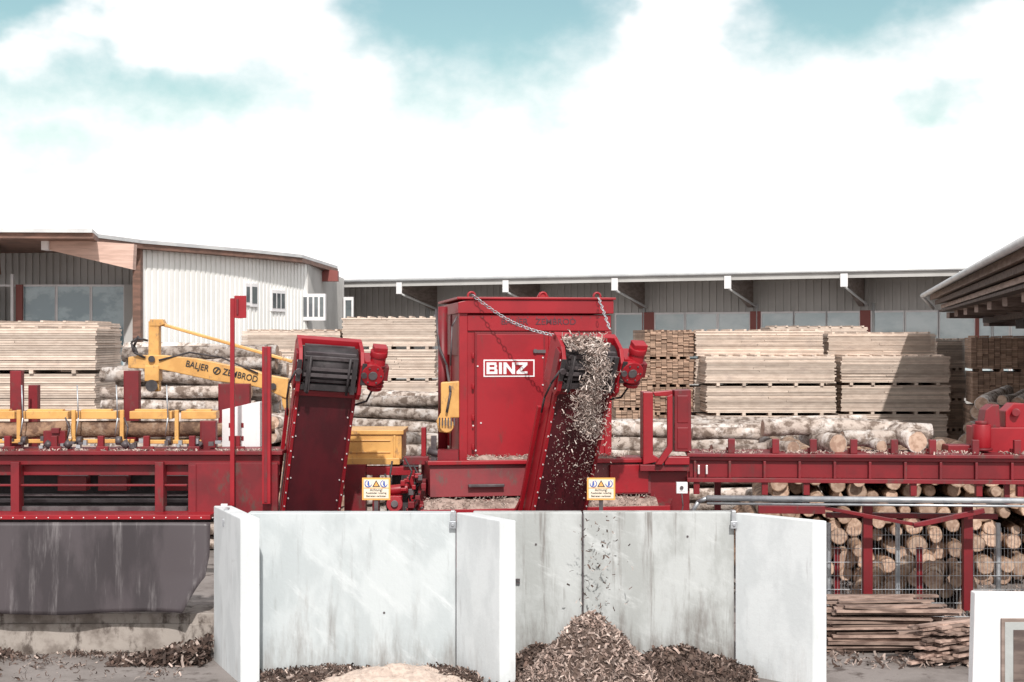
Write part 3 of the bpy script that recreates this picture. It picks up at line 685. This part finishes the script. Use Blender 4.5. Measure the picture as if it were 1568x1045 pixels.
b.prism([W(-60,366,41.2),W(-10,366,41.2),W(-5,420,45.5),W(-60,420,45.5)],(0,.4,0),3)
b.pb(203,370,215,640,44.6,.3,3)
b.fin('glulam_brackets',[beamw,white,roofm,brown],P)
b=B()
for a,c in ((-70,-8),(36,84),(88,137),(141,189)):
    d=45.75; b.pb(a,439,c,640,d,.05,0)
    b.pb(a-3,437,a,640,d-.03,.07,1); b.pb(c,437,c+1.5,640,d-.03,.07,1)
b.pb(-75,436,192,439,45.7,.1,1); b.pb(24,436,34,640,45.6,.1,2); b.pb(190,436,203,640,45.6,.1,4); b.pb(16,420,20,640,45.5,.1,1)
b.fin('glazing',[glassb,white,fwin,brown,wallg],P)
b=B()
def onwall(px,seg):
    A,C=pl[seg],pl[seg+1]; k=(px-CX)/F; dv=C-A; t=(k*A.y-A.x)/(dv.x-k*dv.y); return A+dv*t,dv.normalized()
for a,c,t,e,seg in ((373,379.5,434,468,1),(381,391,434,470,2),(413,433,444,477,2)):
    pa,dv=onwall(a,seg); pb_,_=onwall(c,seg)
    nv=Vector((dv.y,-dv.x,0)); z0,z1=ZZ(e,pa.y),ZZ(t,pa.y)
    b.prism([pa+nv*.10+Vector((0,0,z0)),pb_+nv*.10+Vector((0,0,z0)),pb_+nv*.10+Vector((0,0,z1)),pa+nv*.10+Vector((0,0,z1))],nv*-.1,1)
    L=(pb_-pa).length
    K=3 if a>400 else 1
    for i in range(K):
        s0=pa+dv*(L*(i+.14)/K)+nv*.115; s1=pa+dv*(L*(i+.86)/K)+nv*.115
        b.prism([s0+Vector((0,0,z0+.12)),s1+Vector((0,0,z0+.12)),s1+Vector((0,0,z1-.12)),s0+Vector((0,0,z1-.12))],nv*-.02,0)
d=53.2; b.pb(453,450,498,491,d,.3,1)
for i in range(5): b.pb(456+i*8.4,455,461.5+i*8.4,485,d-.02,.03,0)
b.pb(526,455,541,500,66,.2,1); b.pb(529,460,538,498,65.97,.03,0)
b.fin('windows',[glassd,white],P)
b=B(); b.pp([(472,428),(500,412),(517,415),(517,431),(472,431)],58,.4,0); b.fin('porch_end',[fwin],P)
# ------------------------------------------------------------ right building roof corner
P=E('timber_shed',(14,35,0)); S=1.6
A=W(1415,450,30*S); N0=W(1568,365,13.8*S); A.z=N0.z=H+(CY-452)*30*S/F; dirn=(N0-A).normalized(); Bn=N0+dirn*1.5
Rt=Vector((7,2.7,0)); b=B()
def slab(z0,th,inx,m,rise=1.25,mb=None):
    a=A+Vector((inx,-inx*.3,z0))*1; c=Bn+Vector((inx,0,z0)); mb.prism([a,c,c+Rt+Vector((0,0,rise)),a+Rt+Vector((0,0,rise))],(0,0,th),m)
slab(0,.07,0,0,1.25,b)
b.cyl(A+Vector((-.06,0,-.03)),Bn+Vector((-.06,0,-.03)),.075,n=10,m=0)
b.cyl(A+Vector((-.03,.05,-.06)),A+Vector((.4,.25,-.45)),.06,n=8,m=0)
b.fin('roof_edge',[roofm],P)
b=B()
slab(-.185,.18,.18,0,1.25,b); slab(-.335,.145,.34,1,1.25,b); slab(-.465,.125,.52,0,1.25,b)
b.fin('fascia',[palew,darkw],P,.004)
b=B()
for i in range(14):
    a=A+Vector((.7+i*.35,.1,-.54)); c=Bn+Vector((.7+i*.35,0,-.54)); b.bar(a,c,.30,.07,i%2)
b.bar(A+Vector((2.3,.5,-.78)),Bn+Vector((2.3,0,-.78)),.3,.3,0)
b.bar(A+Vector((3.6,1.0,-.98)),Bn+Vector((3.6,0,-.98)),.3,.3,0)
b.bar(A+Vector((2.4,.9,-.92)),A+Vector((9,3.4,-.92)),.3,.24,1)
for i in range(8): b.bar(A+dirn*(i*3.4)+Vector((.9,.3,-.68)),A+dirn*(i*3.4)+Vector((6.5,1.5,-.68)),.2,.2,1)
b.fin('rafters',[darkw,palew],P)
b=B()
aa=A+Vector((4.8,1.9,0));cc=Bn+Vector((4.8,0,0)); b.prism([(aa.x,aa.y,0),(cc.x,cc.y,0),(cc.x,cc.y,A.z-1.15),(aa.x,aa.y,A.z-1.15)],(.2,0,0),0)
b.fin('side_wall',[darkw],P)
# ------------------------------------------------------------ fence
P=E('wire_mesh_fence',W(1400,900,21.0)); d=20.9
b=B(); x=XX(1262,d); xe=XX(1700,d); zt=ZZ(808,d)
while x<xe: b.cyl((x,d,.08),(x,d,zt),.004,n=4,caps=False); x+=.05
z=.10
while z<zt+.01:
    b.cyl((XX(1262,d),d+.006,z),(xe,d+.006,z),.004,n=4,caps=False); b.cyl((XX(1262,d),d-.006,z),(xe,d-.006,z),.004,n=4,caps=False); z+=.2
b.fin('mesh',[stl],P)
b=B()
for px in (1270,1376,1530,1640): b.box(XX(px,d)-.03,XX(px,d)+.03,d+.02,d+.08,0,zt+.06,0)
for px in (1283,1410): b.box(XX(px,d)-.04,XX(px,d)+.04,d+.05,d+.10,0,zt-.3,1)
b.fin('posts',[stl,red_d],P,.004)
# ------------------------------------------------------------ offcut bundles
b=B()
for k in range(13):
    for j in range(7):
        z=.04+k*.048+U(-.01,.01); y=18.9+j*.13+U(-.03,.03); x0=XX(1266,18.9)+U(-.1,.15)+.01*k; x1=XX(1490,18.9)+U(-.5,.25)-.035*k
        b.bar((x0,y,z+U(-.01,.01)),(x1,y+U(-.12,.12),z+U(-.05,.05)),.10,U(.018,.034))
b.fin('timber_offcuts_pile',[stick])
b=B()
for k in range(12):
    for j in range(6):
        c=Vector((XX(1462,18.3)+j*.11,18.4,.03+k*.045)); a=math.radians(U(24,34)) if k%4 else math.radians(U(5,15)); v=Vector((math.cos(a),math.sin(a),U(-.02,.04)))
        b.bar(c-v*U(.45,.75),c+v*U(.9,1.3),.10,U(.02,.036))
b.fin('timber_offcuts_pile',[stick])
# ------------------------------------------------------------ white notice board
P=E('white_notice_board',W(1540,950,12)); d=12
b=B()
b.pp([(1493,908),(1700,911),(1700,1250),(1484,1250)],d,.12,0)
b.fin('panel',[white],P,.01)
b=B(); b.pb(1534,948,1700,1200,d-.03,.028,1); b.pb(1539,953,1695,1195,d-.035,.004,2); b.pb(1552,965,1690,1180,d-.04,.004,0)
b.pb(1552,1045,1690,1050,d-.045,.01,1)
b.fin('framed_window',[darkw,palew,conc_b],P,.003)
# ------------------------------------------------------------ world
w=bpy.data.worlds.new("World"); scene.world=w; w.use_nodes=True; nt=w.node_tree; N=nt.nodes; L=nt.links
bg=N['Background']; bg.inputs['Strength'].default_value=.11
SE=math.radians(42); SA=math.radians(174)
sky=N.new('ShaderNodeTexSky'); sky.sky_type='NISHITA'; sky.sun_disc=False; sky.sun_elevation=SE; sky.sun_rotation=SA
tc=N.new('ShaderNodeTexCoord'); sp=N.new('ShaderNodeSeparateXYZ'); L.new(tc.outputs['Generated'],sp.inputs[0])
def mt(op,a,b=None,c=None):
    n=N.new('ShaderNodeMath'); n.operation=op
    for i,v in enumerate((a,b,c)):
        if v is None: continue
        if isinstance(v,(int,float)): n.inputs[i].default_value=v
        else: L.new(v,n.inputs[i])
    return n.outputs[0]
az=mt('ARCTAN2',sp.outputs[0],sp.outputs[1]); hyp=mt('SQRT',mt('ADD',mt('MULTIPLY',sp.outputs[0],sp.outputs[0]),mt('MULTIPLY',sp.outputs[1],sp.outputs[1])))
el=mt('ARCTAN2',sp.outputs[2],hyp)
def nz(scale,off,det=4,ro=.55,dist=0):
    mp=N.new('ShaderNodeMapping'); mp.inputs['Location'].default_value=off; mp.inputs['Scale'].default_value=(scale,scale,scale*1.4); L.new(tc.outputs['Generated'],mp.inputs[0])
    n=N.new('ShaderNodeTexNoise'); n.inputs['Scale'].default_value=1; n.inputs['Detail'].default_value=det; n.inputs['Roughness'].default_value=ro; n.inputs['Distortion'].default_value=dist; L.new(mp.outputs[0],n.inputs['Vector']); return n.outputs['Fac']
n1=nz(14,(3,1,2)); n2=nz(14,(9,4,7)); n3=nz(20,(1,8,3),7,.58)
azw=mt('ADD',az,mt('MULTIPLY',mt('SUBTRACT',n1,.5),.11)); elw=mt('ADD',el,mt('MULTIPLY',mt('SUBTRACT',n2,.5),.07))
def blobs(lst):
    tot=None
    for (px,py,rx_,ry_,s) in lst:
        a=math.atan((px-CX)/F); e=math.atan((CY-py)/F)
        dx=mt('DIVIDE',mt('SUBTRACT',azw,a),rx_/F); dy=mt('DIVIDE',mt('SUBTRACT',elw,e),ry_/F)
        r=mt('ADD',mt('MULTIPLY',dx,dx),mt('MULTIPLY',dy,dy))
        g=mt('MULTIPLY',mt('EXPONENT',mt('MULTIPLY',r,-1.0)),s)
        tot=g if tot is None else mt('MAXIMUM',tot,g)
    return tot
tot=blobs(((730,-80,350,250,1.5),(0,-10,190,110,1.45),(190,130,380,110,.98),(60,230,160,90,.7),(1350,-40,360,150,1.35),(1430,165,130,45,.85),(1300,-160,900,160,1.1),(300,-260,900,190,1.1)))
puff=blobs(((290,30,150,60,.85),(60,105,80,30,.4),(1060,45,55,90,.9),(530,125,70,40,.5),(1530,60,60,45,.3)))
tot=mt('SUBTRACT',tot,puff)
gen=nz(3,(2,2,2))
hi=mt('MULTIPLY',mt('GREATER_THAN',el,.30),mt('MULTIPLY',gen,1.2)); tot=mt('MAXIMUM',tot,hi)
tot=mt('ADD',tot,mt('MULTIPLY',mt('SUBTRACT',n3,.5),.8))
mr=N.new('ShaderNodeMapRange'); mr.interpolation_type='SMOOTHSTEP'; mr.inputs[1].default_value=.18; mr.inputs[2].default_value=1.15; L.new(tot,mr.inputs[0])
mx=N.new('ShaderNodeMix'); mx.data_type='RGBA'; mx.blend_type='MULTIPLY'; mx.inputs[0].default_value=1; L.new(sky.outputs[0],mx.inputs[6]); mx.inputs[7].default_value=(1.25,1.36,1.03,1)
m2=N.new('ShaderNodeMix'); m2.data_type='RGBA'; L.new(mr.outputs[0],m2.inputs[0]); m2.inputs[6].default_value=(11.6,11.2,11.1,1); L.new(mx.outputs[2],m2.inputs[7])
L.new(m2.outputs[2],bg.inputs['Color'])
# ------------------------------------------------------------ sun
sd=bpy.data.lights.new('sun','SUN'); sd.energy=3.9; sd.angle=math.radians(1.0); sd.color=(1,.95,.90)
so=bpy.data.objects.new('sun',sd); scene.collection.objects.link(so)
v=Vector((math.sin(SA)*math.cos(SE),math.cos(SA)*math.cos(SE),math.sin(SE))); so.rotation_euler=v.to_track_quat('Z','Y').to_euler()
# ------------------------------------------------------------ camera
cd=bpy.data.cameras.new('camera'); co=bpy.data.objects.new('camera',cd); scene.collection.objects.link(co)
co.location=(0,0,H); co.rotation_euler=(math.radians(90),0,0); cd.sensor_width=36; cd.lens=50; cd.clip_end=3000; scene.camera=co
scene.view_settings.view_transform='Standard'; scene.view_settings.look='None'; scene.view_settings.exposure=0
